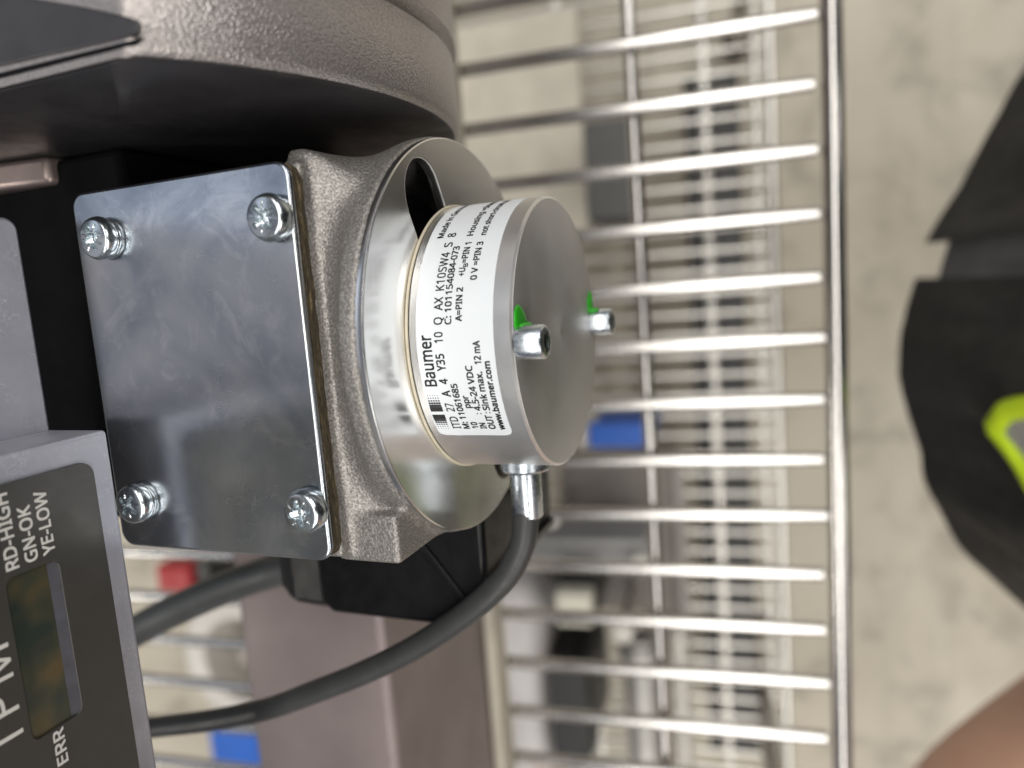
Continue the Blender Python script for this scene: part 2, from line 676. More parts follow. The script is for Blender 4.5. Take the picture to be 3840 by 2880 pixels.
def cyl_text(s, th0, th1, y, cap, spacing=1.0, bold=.0):
    uv, f = text(s, spacing, .007 + bold * .55)
    vs = [on_cyl(th0 + (th1 - th0) * u, y + v * cap, R + .115 + d) for u, v, d in uv]
    MB().add(vs, f).build('lettering', M['ink'], label_o, smooth=False)


cyl_text('Baumer', -14.4, 5.2, 14.28, 2.15, 1.0, .004)
cyl_text('ITD', -34.3, -28.2, 12.25, 1.5)
cyl_text('27', -25.6, -21.9, 12.22, 1.5)
cyl_text('A', -18.9, -16.4, 12.2, 1.5, 1, .01)
cyl_text('4', -13.6, -11.6, 12.2, 1.5, 1, .01)
cyl_text('Y35', -8.4, -2.0, 12.17, 1.5, 1.05, .008)
cyl_text('10', 2.2, 6.2, 12.14, 1.5, 1.05)
cyl_text('Q', 9.0, 11.7, 12.14, 1.5)
cyl_text('AX', 14.3, 19.4, 12.1, 1.5)
cyl_text('K10SW4', 22.0, 38.4, 12.05, 1.5, 1.05)
cyl_text('S', 41.2, 43.5, 12.05, 1.5)
cyl_text('8', 46.6, 48.8, 12.05, 1.5)
cyl_text('M: 11061685', -34.4, -13.7, 10.62, 1.12, 1, .012)
cyl_text('C: 101154084-073', 8.9, 41.0, 10.5, 1.15, 1, .008)
cyl_text('10', -34.2, -31.0, 9.0, 1.08, 1, .014)
cyl_text('ppr', -24.0, -18.7, 9.12, 1.08, 1, .014)
cyl_text('IN', -34.4, -31.4, 7.5, 1.08, 1, .014)
cyl_text(':', -26.9, -26.5, 7.5, 1.08)
cyl_text('4.5-24 VDC', -25.3, -6.8, 7.4, 1.15, 1, .01)
cyl_text('OUT', -34.5, -27.6, 5.85, 1.15, 1, .014)
cyl_text(':', -26.5, -26.1, 5.85, 1.1)
cyl_text('Sink max.', -25.1, -9.2, 5.78, 1.15, 1, .012)
cyl_text('12 mA', -6.2, 2.3, 5.66, 1.15, 1, .012)
cyl_text('www.baumer.com', -34.9, -5.4, 4.2, 1.05, 1.03, .02)
cyl_text('A=PIN 2', 9.8, 22.6, 8.62, 1.08, 1, .012)
cyl_text('+U', 27.2, 30.6, 8.6, 1.12, 1, .01)
cyl_text('B', 31.0, 32.4, 8.25, .8, 1, .01)
cyl_text('=PIN 1', 32.8, 42.4, 8.52, 1.1, 1, .012)
cyl_text('0 V =PIN 3', 25.3, 42.2, 6.34, 1.1, 1, .01)
cyl_text('Made in Germany', 46.7, 80.5, 14.35, 1.1, 1, .01)
cyl_text('Housing =Shield', 46.3, 79.5, 8.75, 1.1, 1, .01)
cyl_text('not short-circuit proof', 45.9, 92.0 - 9, 6.32, 1.05, 1, .012)
# printed dot mark before the maker's name
dots = MB()
cols = [(-34.3, .26), (-33.2, .38), (-32.1, .55), (-31.0, .75), (-29.9, .92), (-28.8, 1.06), (-27.7, 1.06),
        (-25.1, 1.06), (-24.0, 1.06), (-22.9, .92), (-21.8, .8), (-20.7, .6), (-19.5, .42), (-18.3, .28)]
for th, q in cols:
    for k in range(5):
        yc = 14.45 + .49 * (k + .5) * .93
        h = .25 * q
        wdt = .53 * q
        pts = [on_cyl(th - wdt, yc - h, R + .10), on_cyl(th + wdt, yc - h, R + .10), on_cyl(th + wdt, yc + h, R + .10), on_cyl(th - wdt, yc + h, R + .10)]
        dots.add(pts, [(0, 1, 2, 3)])
dots.build('printed_mark', M['ink'], label_o, smooth=False)


# two socket-head screws on the end face with green lacquer beside them
def cap_screw(z):
    y0, hgt, r = -.1, 4.6, 2.78
    b = MB()
    prof = [(y0, r * .99), (y0 - hgt + .45, r), (y0 - hgt + .08, r - .32), (y0 - hgt, r - .6), (y0 - hgt, 1.75)]
    b.lathe(prof, (0.2, 0, z), n=48)
    s = b.build('cap_screw', M['cap_screw'], enc, sharp=50)
    # hex socket, a real recess
    hx = MB()
    ring = [(0.2 + 1.75 * math.cos(2 * PI * k / 48), z + 1.75 * math.sin(2 * PI * k / 48)) for k in range(48)]
    hexp = []
    for k in range(48):
        a = 2 * PI * k / 48
        am = (a + .4) % (PI / 3) - PI / 6
        rr = 1.22 / math.cos(am)
        hexp.append((0.2 + rr * math.cos(a), z + rr * math.sin(a)))
    yt = y0 - hgt
    vs = [(u, yt, v) for u, v in ring] + [(u, yt + .02, v) for u, v in hexp] + [(u, yt + 1.7, v) for u, v in hexp] + [(0.2, yt + 2.2, z)]
    f = []
    for k in range(48):
        j = (k + 1) % 48
        f += [(k, j, 48 + j, 48 + k), (48 + k, 48 + j, 96 + j, 96 + k), (96 + k, 96 + j, 144)]
    hx.add(vs, f).build('hex_socket', M['screw_dark'], s, sharp=30)


for z in (22.3, -22.4):
    cap_screw(z)


def lacquer(z, sgn, seed):
    rnd = random.Random(seed)
    # a smear on the face beside the screw and a blob against the head
    outline = [(2.5, 23.9), (4.2, 24.4), (5.4, 23.6), (6.3, 22.1), (5.7, 20.4), (4.5, 18.9), (3.4, 18.6), (2.9, 16.8), (2.2, 18.2), (2.3, 20.5)] if sgn > 0 else \
              [(2.5, -20.2), (4.4, -19.8), (5.9, -20.4), (7.0, -22.2), (5.4, -23.7), (3.6, -24.2), (2.6, -24.0), (2.3, -22)]
    P = spline([(a, 0, b) for a, b in outline + outline[:1]], 5)[:-1]
    P = [p for p in P if True]
    cx = sum(p.x for p in P) / len(P)
    cz = sum(p.z for p in P) / len(P)
    n = len(P)
    rings = [(1.0, 0.0), (.96, .16), (.82, .28), (.4, .34)]
    vs = []
    for q, hgt in rings:
        for p in P:
            x, zz = cx + (p.x - cx) * q, cz + (p.z - cz) * q
            rad = math.hypot(x, zz)
            if rad > 24.3:
                x *= 24.3 / rad
                zz *= 24.3 / rad
            vs.append((x, -.1 - hgt * 1.0, zz))
    vs.append((cx, -.45, cz))
    f = []
    for i in range(len(rings) - 1):
        for k in range(n):
            j = (k + 1) % n
            f.append((i * n + k, i * n + j, (i + 1) * n + j, (i + 1) * n + k))
    for k in range(n):
        f.append(((len(rings) - 1) * n + k, (len(rings) - 1) * n + (k + 1) % n, len(rings) * n))
    b = MB().add(vs, f)
    # blob climbing the side of the screw head
    bl = []
    nn, mm = 14, 7
    for i in range(mm + 1):
        ph = PI * i / mm
        for k in range(nn):
            a = 2 * PI * k / nn
            w2 = 1 + .25 * math.sin(3 * a + seed)
            bl.append((0.2 + 2.7 + .5 * math.cos(ph) * .9, -.8 - 1.1 * math.sin(ph) * math.cos(a) * w2, z + sgn * -.9 + 1.5 * math.sin(ph) * math.sin(a) * w2))
    ff = [(i * nn + k, i * nn + (k + 1) % nn, (i + 1) * nn + (k + 1) % nn, (i + 1) * nn + k) for i in range(mm) for k in range(nn)]
    b.add(bl, ff)
    b.build('green_lacquer', M['green'], enc, sharp=75)


lacquer(22.3, 1, 3)
lacquer(-22.4, -1, 8)

# cable outlet: collar, ferrule, cable curving away under the display
MB().lathe([(-24.2, 5.0), (-26.0, 5.0), (-26.5, 4.6), (-26.5, 2.5)], (0, 8.6, 1.0), 'X', 48).build('collar', M['cap_screw'], enc, sharp=30)
MB().lathe([(-26.3, 3.1), (-35.7, 3.0), (-36.0, 2.8), (-36.0, 2.2)], (0, 8.8, 1.2), 'X', 48).build('ferrule', M['cap_screw'], enc, sharp=40)
path = [(-33, 8.8, 1.3), (-36, 9.0, 1.8), (-41.3, 10.0, 2.4), (-47.8, 13.6, 2.8), (-54.0, 19.8, 3.0), (-60.3, 27.9, 2.7), (-67.2, 38.3, 2.6), (-73.9, 50.8, 3.0),
        (-79.9, 63.9, 3.5), (-86.3, 78.3, 3.6), (-92.4, 97.0, 3.4), (-97.7, 116.8, 3.0), (-102.5, 133, 2), (-107, 152, -2), (-112, 190, -18), (-105, 225, -50)]
MB().tube(spline(path, 8), 2.6, 20).build('cable', M['cable'], enc, label='dark grey cable curving down from the steel ferrule')

# ================================================================== GEAR HOUSING
box = thing('gear_housing', 'cast aluminium housing with zinc cover plate on four screws behind the encoder', 'housing', (0, 55, -36))
hb = MB()
hb.box(-34.0, 31.2, 30.4, 79, -36, 33.0)
# web that runs from the square box into the round neck, hollow inside
def rect_r(t, x0, x1, z0, z1):
    c, q = math.cos(t), math.sin(t)
    r1 = (x1 if c > 0 else x0) / c if abs(c) > 1e-6 else 1e9
    r2 = (z1 if q > 0 else z0) / q if abs(q) > 1e-6 else 1e9
    return min(r1, r2)


na = 180
rows = [(34.5, 0, 28.5), (31.5, 0, 28.8), (29.5, .14, 29.2), (27.8, .34, 30.0), (26.2, .58, 32.0), (24.6, .84, 34.0), (23.2, 1, 35.2), (20.6, 1, 35.4), (20.2, 1.0, 35.5)]
vs = []
for inner in (0, 1):
    for y, wq, ri in rows:
        for k in range(na):
            t = 2 * PI * k / na
            r = ri if inner else (1 - wq) * min(rect_r(t, -35.4, 33.6, -36, 31.0), 45.5) + wq * 38.1 - 2.2 * math.sin(PI * min(1, wq)) * (wq < 1) * max(0, math.sin(t)) ** 3
            vs.append((r * math.cos(t), y, r * math.sin(t)))
m_ = len(rows)
f = []
for k in range(na):
    j = (k + 1) % na
    for i in range(m_ - 1):
        f.append((i * na + k, i * na + j, (i + 1) * na + j, (i + 1) * na + k))
        f.append(((m_ + i) * na + k, (m_ + i + 1) * na + k, (m_ + i + 1) * na + j, (m_ + i) * na + j))
    f.append((k, m_ * na + k, m_ * na + j, j))
    f.append(((m_ - 1) * na + k, (m_ - 1) * na + j, (2 * m_ - 1) * na + j, (2 * m_ - 1) * na + k))
hb.add(vs, f)
hb.box(-35.6, -27.0, 21.0, 33, 21.0, 30.2)
hb.box(-35.6, -32.8, 21.0, 33, -34, 24)
ho = hb.build('housing', M['cast'], box, smooth=True)
rm = ho.modifiers.new('remesh', 'REMESH')
rm.mode = 'VOXEL'
rm.voxel_size = .00055
rm.use_smooth_shade = True
sm = ho.modifiers.new('smooth', 'SMOOTH')
sm.iterations = 5
sm.factor = .5

# machined flange with two oblong windows
outer = [(37.75 * math.cos(2 * PI * k / 180), 37.75 * math.sin(2 * PI * k / 180)) for k in range(180)]
holes = []
for a0 in (62.0, -118.0):
    a = math.radians(90 - a0)                      # from Z towards X
    ux, uz = math.cos(a), math.sin(a)
    px, pz = -uz, ux
    h = []
    for q in range(13):
        t = -PI / 2 + PI * q / 12
        rr, ss = 29.4 + 6.6 * math.cos(t), 6.6 * math.sin(t)
        h.append((ux * rr + px * ss, uz * rr + pz * ss))
    for rr, ss in ((22.0, 6.6), (22.0, -6.6)):
        h.append((ux * rr + px * ss, uz * rr + pz * ss))
    holes.append(h)
vs, fs = flat_with_holes(outer, holes, 1.9, .3)
MB().add([(u, 19.0 + w2, v) for u, v, w2 in vs], fs).build('mounting_flange', M['flange'], box, sharp=25, flat_y=True, label='bright turned flange ring with oblong windows')
# what shows through the windows
MB().lathe([(32.9, 0.5), (32.9, 33.9)], n=64).build('bore_floor', M['void'], box)  # black disc puts the shade of the hollow bore into colour
for a0 in (62.0, -118.0):
    a = math.radians(90 - a0)
    cx, cz = 29.0 * math.cos(a), 29.0 * math.sin(a)
    MB().lathe([(33, 3.4), (25.2, 3.4), (24.8, 3.0), (24.8, .2)], (cx, 0, cz), n=24).build('inner_bolt', M['screw_dark'], box, sharp=40)

# gasket and cover plate
PX0, PX1, PY0, PY1 = -33.3, 31.0, 30.1, 76.9
g = []
rp = rrect(PX0 + .1, PX1 - .1, PY0 + .1, PY1 - .1, 3.0, 8)
dense = []
for k in range(len(rp)):
    a, b = rp[k], rp[(k + 1) % len(rp)]
    L = math.hypot(b[0] - a[0], b[1] - a[1])
    n = max(1, int(L / .8))
    for q in range(n):
        dense.append((a[0] + (b[0] - a[0]) * q / n, a[1] + (b[1] - a[1]) * q / n))
for lay, (z0, z1, am) in enumerate(((32.9, 33.55, .22), (33.6, 34.25, .42), (34.3, 34.97, .3))):
    pl = []
    for (u, v) in dense:
        nn = mnoise.noise(Vector((u * .35, v * .35, lay * 7.0))) + .5 * mnoise.noise(Vector((u * 1.3, v * 1.3, lay * 3.0)))
        s = 1 + am * nn / 30
        pl.append((u * s - .0, PY0 + 23.4 + (v - PY0 - 23.4) * (1 + am * nn / 20)))
    MB().prism(pl, z0, z1).build('gasket', M['gasket'], box, smooth=False)
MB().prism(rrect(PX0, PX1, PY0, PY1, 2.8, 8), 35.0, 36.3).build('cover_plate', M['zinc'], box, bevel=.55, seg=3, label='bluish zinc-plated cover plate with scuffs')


def pan_screw(x, y, rot, tilt):
    """pozidriv pan head on a spring washer, the recess cut into a polar grid"""
    b = MB()
    nr, na = 30, 96
    r1, h = 3.75, 2.35
    z0 = 37.15
    vs = [(x, y, z0 + h - 1.4)]
    for i in range(1, nr + 1):
        r = r1 * i / nr
        for k in range(na):
            a = 2 * PI * k / na
            t = r / r1
            z = h * (1 - .24 * t ** 2.2) if t < .78 else h * (1 - .24 * .78 ** 2.2) - h * .42 * ((t - .78) / .22) ** 2.4 - h * .1 * (t - .78) / .22
            aa = a - rot
            cu, cv = abs(r * math.cos(aa)), abs(r * math.sin(aa))
            mx, mn = max(cu, cv), min(cu, cv)
            d = 0
            if mx < 2.15 and mn < .62 - .10 * mx:
                d = 1.5 * (1 - mx / 2.4) + .28
            aa2 = aa - PI / 4
            cu, cv = abs(r * math.cos(aa2)), abs(r * math.sin(aa2))
            mx, mn = max(cu, cv), min(cu, cv)
            if mx < 2.45 and mn < .15:
                d = max(d, .42 * (1 - mx / 3.2))
            if r < .9:
                d = max(d, 1.45)
            vs.append((x + r * math.cos(a), y + r * math.sin(a), z0 + z - d))
    f = [(0, 1 + k, 1 + (k + 1) % na) for k in range(na)]
    for i in range(nr - 1):
        for k in range(na):
            f.append((1 + i * na + k, 1 + (i + 1) * na + k, 1 + (i + 1) * na + (k + 1) % na, 1 + i * na + (k + 1) % na))
    base = len(vs)
    for k in range(na):
        a = 2 * PI * k / na
        vs.append((x + (r1 - .08) * math.cos(a), y + (r1 - .08) * math.sin(a), z0 + .02))
    for k in range(na):
        f.append((1 + (nr - 1) * na + k, base + k, base + (k + 1) % na, 1 + (nr - 1) * na + (k + 1) % na))
    s = b.add(vs, f).build('screw', M['screw'], box, sharp=32)
    MB().lathe([(36.3, 3.3), (36.42, 3.55), (36.95, 3.55), (37.08, 3.4), (37.12, 2)], (x, y, 0), 'Z', 40).build('spring_washer', M['screw'], s, sharp=50)
    return s


for x, y, rt in ((22.6, 69.6, .3), (22.4, 32.9 + .6, .62), (-24.3, 33.2, .18), (-24.5, 70.4, .95)):
    pan_screw(x, y, rt, 0)
# black block added to stand for the unlit gap behind the plate
MB().box(-34, 41.5, 80, 150, -48, 22).build('gap_shade_block', M['void'], box, bevel=1.5)

# ================================================================== MOTOR
mot = thing('motor', 'large pebble-textured grey motor body at the top with a dark smooth end', 'motor', (120, 91, -62))
MC = (0, 91.0, 10.0)
MB().lathe([(42.3, 69.6), (43.0, 70.6), (44.2, 71.0), (57.2, 71.0), (57.8, 70.2), (58.6, 69.7), (59.6, 70.4), (60.2, 71.6), (120, 71.8), (230, 71.8), (231, 60)], MC, 'X', 220, cap1=True, clampz=56.2).build('body', M['motor'], mot, sharp=60)
MB().lathe([(42.4, 70.0), (42.0, 69.2), (42.0, 40), (42.0, 3)], MC, 'X', 160, cap1=True, clampz=55.6).build('end_shield', M['dark_smooth'], mot, sharp=50)
MB().prism([(44.3, 37.2), (44.5, 35.8), (45.2, 35.0), (46.0, 35.2), (47.0, 37.4), (49.2, 43.5), (52.4, 53.5), (70, 112), (45.6, 130), (45.0, 62)], 55.9, 56.5).build('top_wedge', M['dark_smooth'], mot, bevel=.28, seg=3)  # thin dark wedge lying on the flat top
MB().prism([(43.3, 36), (43.9, 34.6), (44.9, 130), (43.9, 130)], 56.1, 56.32).build('joint_line', M['void'], mot)
MB().prism([(95.5, 9), (97.5, 24), (112, 26), (160, 24), (160, -6), (137, -3)], 36.5, 42.0, 'X').build('hub', simple('dull_pink_steel', (.40, .32, .30), .38, .7, .25, 50), mot, bevel=1.2, seg=3)

# ================================================================== DISPLAY UNIT
dis = thing('display_unit', 'grey display housing with charcoal faceplate and white lettering in the left corner', 'display', (-60, 76, 42))
YD = 69.4
MB().box(-150, -10.0, YD, 83.2, 42.0, 128).build('housing', M['bezel'], dis, bevel=.7, seg=3)
MB().prism(rrect(-151, 27.2, 42.0, 127, 2.2, 6), 83.3, 92, 'Y').build('bracket', M['bezel'], dis, bevel=.5)
MB().box(-140, -20, 92.1, 128, 50, 120).build('rear_case', M['void'], dis, bevel=1.5)
FX0, FX1, FZ0, FZ1 = -140.0, -14.3, 46.1, 122.0
WX0, WX1, WZ0, WZ1 = -54.6, -28.3, 54.6, 63.0
vs, fs = flat_with_holes(rrect(FX0, FX1, FZ0, FZ1, 2.4, 8), [rrect(WX0, WX1, WZ0, WZ1, 1.5, 6)], .7, .12)
fp = MB().add([(u, YD - w2 - .02, v) for u, v, w2 in vs], fs).build('faceplate', M['faceplate'], dis, sharp=30, flat_y=True)
MB().prism(rrect(WX0 - 1, WX1 + 1, WZ0 - 1, WZ1 + 1, 1.5, 4), YD - .12, YD - .03, 'Y').build('display_window', M['lcd'], dis)


glare = MB()  # grey wedge added as a painted band of glare in the window
glare.add([(x, y, z) for x in (WX0 + .2, WX1 - .2) for y, z in ((YD - .125, WZ0 - .1), (YD - .125, WZ0 + 1.6), (YD - .62, WZ0 - .1))], [(0, 1, 2), (3, 5, 4), (0, 2, 5, 3), (1, 4, 5, 2), (0, 3, 4, 1)])
glare.build('window_glare', simple('glare_grey', (.055, .055, .065), .4, 0, .2, 300), dis, smooth=False)


def face_text(s, x0, x1, z, cap, spacing=1.0, bold=0.010):
    uv, f = text(s, spacing, bold)
    MB().add([(x0 + (x1 - x0) * u, YD - .78 - d, z + v * cap) for u, v, d in uv], f).build('lettering', M['print'], fp, smooth=False)


face_text('YE-LOW', -27.0, -16.9, 54.9, 1.9)
face_text('GN-OK', -27.1, -18.4, 57.75, 1.9)
face_text('RD-HIGH', -27.2, -15.6, 60.75, 1.9)
face_text('ERR', -60.6, -54.8, 58.3, 1.75)
face_text('TPM', -53.6, -37.5, 64.2, 5.0, 1.15, .0)

# ================================================================== BLACK CONNECTOR AND GREY CABLE
con = thing('cable_connector', 'black plastic connector below the cast housing with thick grey cable', 'connector', (-50, 45, -45))
MB().prism([(-35.9, 20), (-52, 20), (-58, 23), (-62.5, 32), (-62.5, 60), (-60, 63), (-35.9, 63)], -45, -1.0).build('body', M['black'], con, bevel=1.2, seg=3)
MB().prism([(-36.0, 40), (-58, 22.8), (-59, 24.2), (-36.0, 42)], -1.2, -.3).build('rib', M['black'], con, bevel=.3)
MB().prism([(-51.5, 18.8), (-53.5, 19.4), (-53.5, 21), (-51.5, 21)], -44, -1.5).build('rib', M['black'], con, bevel=.3)
MB().lathe([(63, 12.5), (75, 12.5), (77.5, 11.5), (82, 8.5)], (-57.5, 0, -18), 'Y', 6, cap0=True, cap1=True).build('gland_nut', M['black'], con, smooth=False, bevel=.8)
MB().tube(spline([(-57.5, 74, -18), (-60, 84, -20), (-64, 96, -22), (-70, 113, -20.5), (-79, 134, -17), (-89, 155, -16), (-98, 190, -30), (-98, 230, -60)], 8), 4.6, 24).build('cable', M['cable2'], con, label='thick grey cable leaving the black connector')

# ================================================================== BEAM UNDER THE MOTOR
bm_t = thing('support_beam', 'blurred pinkish grey steel beam lying on the wire shelf under the machine', 'beam', (-60, 108, -186), 'S')
MB().box(-420, 300, 80, 136, -185.5, -72).build('beam_body', M['beam'], bm_t, bevel=3, seg=3)
MB().box(-420, 300, 74.5, 79.6, -185.5, -168).build('foot_flange', simple('cream_paint', (.42, .385, .32), .5, 0, .2, 20), bm_t, bevel=1)

# ================================================================== WIRE SHELVES
def shelf(z, pitch, x_ref, n0, n1, y0, y1, r, rr, rails, mat, label, post=None):
    s = thing('wire_shelf', label, 'shelf', (-60, 150, z), 'S', 'wire shelves of one rack')
    o0 = origin(s)
    me = None
    for k in range(n0, n1 + 1):
        x = x_ref + pitch * k
        if me is None:
            ob = MB().tube([(x, y0, z), (x, y0 + .6, z)] + [(x, y0 + (y1 - y0) * t / 8, z) for t in range(1, 9)], r, 14, rad=[r * .6] + [r] * 9).build('wire', mat, s)
            me, xb = ob.data, x
        else:
            ob = bpy.data.objects.new('wire', me)
            COL.objects.link(ob)
            ob.parent = s
            ob.location = ((x - xb) * .001, 0, random.uniform(-.4, .4) * .001)
            ob.rotation_euler = (0, 0, random.uniform(-.003, .003))
    xa, xb = x_ref + pitch * n0 - 18, x_ref + pitch * n1 + 18
    for (y, dz, q) in rails:
        MB().tube([(xa + (xb - xa) * t / 12, y, z + dz) for t in range(13)], q, 16).build('rail', mat, s)
    return s


top = shelf(-189.5, 25.47, 3.7, -21, 12, -72.0, 400, 2.95, 4, [(-77.2, -1.0, 4.3), (1.4, -6.2, 3.1), (165, -6.2, 3.1), (330, -6.2, 3.1), (404, 0, 4.6)], M['chrome'],
            'bright chrome wire shelf just below the machine, its front rail towards the floor')
low = shelf(-800, 25.5, 9.0, -34, 18, -98, 700, 2.9, 4, [(-104, 0, 6.0), (-88, -5.5, 4.5), (-30, -6.2, 6.0), (143, -6.2, 6.0), (330, -6.2, 5.0), (520, -6.2, 5.0), (704, 0, 6.0)], M['chrome2'],
            'blurred lower wire shelf seen through the upper wires')
for x, y, wh in ((-560, -80, 'front corner, bottom of the picture'), (335, -80, 'front corner, top of the picture'), (-560, 410, 'back corner, bottom of the picture'), (335, 410, 'back corner, top of the picture')):
    pst = thing('rack_post', 'round chrome rack post at the ' + wh, 'post', (x, y, FLOOR), 'S', 'posts of the wire rack')
    MB().lathe([(FLOOR, 0.1), (FLOOR, 12.7), (40, 12.7), (43, 11), (43, .1)], (x, y, 0), 'Z', 24).build('tube', M['chrome'], pst, sharp=40)
    MB().lathe([(FLOOR, 14), (FLOOR + 20, 22), (FLOOR + 30, 14), (FLOOR + 32, 12.8)], (x, y, 0), 'Z', 24).build('foot', M['black'], pst, sharp=40)


# ================================================================== THINGS ON AND BELOW THE LOWER SHELF
def block(name, label, cat, x0, x1, y0, y1, z0, z1, col, rough=.55, bevel=4, extra=None):
    t = thing(name, label, cat, ((x0 + x1) / 2, (y0 + y1) / 2, z0), 'S')
    m = simple(name + '_material', col, rough, 0, .16, 18, 400, 8e-5)
    MB().box(x0, x1, y0, y1, z0, z1).build('body', m, t, bevel=bevel, seg=3)
    if extra:
        for nm, a, c2 in extra:
            MB().box(*a).build(nm, simple(name + '_' + nm, c2, .45, 0, .1, 30), t, bevel=min(bevel, 2.5), seg=2)
    return t


ZL = -797.0
block('white_board', 'long pale grey board standing on the lower shelf beside black cases', 'board', -640, -335, 176, 250, ZL, -640, (.46, .44, .43), .4, 32,
      [('end_strip', (-642, -560, 174, 252, -700, -642), (.50, .42, .38))])
block('black_case', 'black case next to the pale board on the lower shelf', 'case', -560, -427, 122, 173, ZL, -650, (.012, .012, .013), .4, 18,
      [('lid', (-556, -431, 126, 170, -650, -636), (.016, .016, .017))])
block('cream_module', 'small cream block with a black surround on the lower shelf', 'module', -378, -330, 110, 158, -779.5, -650, (.014, .014, .014), .5, 6,
      [('cream_cap', (-374, -335, 112, 152, -650, -625), (.62, .60, .50))])
block('brown_box', 'dark brown box behind the pale board on the lower shelf', 'box', -505, -440, 256, 335, ZL, -650, (.05, .038, .032), .6, 5,
      [('lid', (-507, -438, 254, 337, -650, -640), (.06, .045, .038))])
block('pink_carton', 'pinkish brown carton near the bottom edge on the lower shelf', 'carton', -590, -515, 256, 370, ZL, -660, (.36, .28, .25), .7, 4,
      [('tape', (-592, -513, 305, 322, -661, -656), (.48, .40, .34))])
block('blue_crate', 'blue plastic crate at the bottom edge of the picture', 'crate', -700, -600, 262, 370, ZL, -655, (.012, .07, .36), .45, 4,
      [('rim', (-703, -597, 258, 374, -668, -652), (.014, .09, .42))])
block('blue_bin', 'blue bin seen behind the encoder through the wires', 'bin', -182, -157, 40, 112, ZL, -690, (.012, .075, .34), .45, 3,
      [('rim', (-184, -155, 38, 114, -697, -687), (.015, .09, .40))])
block('grey_profile', 'flat grey metal profile lying across the lower shelf', 'profile', -322, -296, 55, 250, -779.5, -690, (.30, .295, .29), .35, 3,
      [('groove_strip', (-312, -306, 55.5, 249.5, -690, -686), (.16, .155, .15))])
block('grey_case', 'dark grey case behind the wires right of the flange', 'case', 72, 180, 46, 100, ZL, -690, (.055, .054, .052), .5, 8,
      [('lid', (74, 178, 48, 98, -690, -680), (.07, .07, .068))])
block('red_reel', 'red and black pack far behind the cover plate', 'pack', -375, -325, 650, 705, ZL, -640, (.30, .006, .01), .45, 6,
      [('black_band', (-377, -323, 628, 649, -796, -650), (.02, .02, .02))])
block('blue_box', 'small blue box far behind at the lower left', 'box', -660, -590, 610, 690, ZL, -680, (.012, .10, .45), .45, 3,
      [('white_base', (-664, -586, 604, 694, -796, -770), (.5, .45, .42))])
block('dark_tray', 'dark tray on the floor under the lower shelf', 'tray', -700, 260, -70, -8, FLOOR, -905, (.018, .018, .018), .6, 6,
      [('rim', (-704, 264, -74, -4, -915, -902), (.03, .03, .03))])
block('grey_plate', 'dull grey plate lying in the middle of the lower shelf', 'plate', -425, -212, 16, 172, ZL, -780, (.13, .115, .10), .5, 3,
      [('lip', (-427, -210, 12, 24, -790, -772), (.26, .24, .22))])
block('cream_carton', 'cream carton on the lower shelf at the top of the picture', 'carton', 60, 330, 112, 560, ZL, -770, (.50, .46, .38), .7, 3,
      [('flap', (58, 332, 300, 304, -771, -767), (.42, .38, .31))])
block('dark_carton', 'brown carton on the lower shelf under the display', 'carton', -330, 40, 260, 600, ZL, -740, (.10, .085, .07), .7, 3,
      [('flap', (-332, 42, 430, 434, -741, -737), (.14, .12, .10))])


def knob(x, y, z, r, h, label):
    t = thing('white_peg', label, 'peg', (x, y, ZL), 'S')
    m = simple('white_knob_material', (.62, .60, .54), .4, 0, .08, 60)
    MB().lathe([(z - h, r * .9), (z - 3, r), (z, r * .8), (z + 1, .2)], (x, y, 0), 'Z', 32).build('head', m, t, sharp=60)
    MB().lathe([(ZL, r * .45), (z - h, r * .45)], (x, y, 0), 'Z', 20, cap0=True, cap1=True).build('stem', M['chrome2'], t)


knob(-398, 84, -660, 13, 14, 'white round-topped peg right of the black case on the lower shelf')
knob(-262, 160, -660, 10, 14, 'small white peg just below the steel ferrule')
knob(-318, 60, -670, 12, 20, 'white peg by the grey profile beside the upper cross rail')

# turned pipes lying on the lower shelf
def pipe(y, x0, x1, r, z, label, col):
    t = thing('metal_pipe', label, 'pipe', ((x0 + x1) / 2, y, ZL), 'S', 'pale pipes on the lower shelf')
    m = simple('pipe_metal', col, .38, .4, .12, 25)
    MB().lathe([(x0, r * .7), (x0, r), (x1, r), (x1, r * .7), (x0, r * .7)], (0, y, z), 'X', 40).build('tube', m, t, sharp=40)
    MB().lathe([(x1 - 26, r * 1.01), (x1 - 26, r * 1.3), (x1 - 10, r * 1.3), (x1 - 10, r * 1.01)], (0, y, z), 'X', 40).build('flange_ring', m, t, sharp=40)


pipe(78, -690, -455, 21, -769, 'thick pale pipe right of the black case on the lower shelf', (.40, .385, .36))
pipe(28, -650, -440, 13, -780, 'thin pale pipe nearest the front on the lower shelf', (.46, .43, .39))

# white ring behind the grey cable
rg = thing('white_ring', 'pale round ring seen between the two cables far below', 'ring', (-480, 640, ZL), 'S')
MB().lathe([(-796, 62), (-796, 95), (-700, 95), (-700, 62)], (-490, 635, 0), 'Z', 48, closed=True).build('rim', simple('ring_white', (.55, .52, .48), .5, 0, .1, 20), rg, bevel=3)
MB().lathe([(-796, 20), (-720, 20), (-716, 16), (-716, .2)], (-490, 635, 0), 'Z', 32).build('core', simple('ring_core', (.3, .27, .24), .5, 0, .1, 20), rg, sharp=40)

# ================================================================== PERSON AT THE RIGHT EDGE
per = thing('person', 'person in an open black vest with a yellow-trimmed grey patch and a bare arm', 'person', (5, -560, FLOOR), 'S')


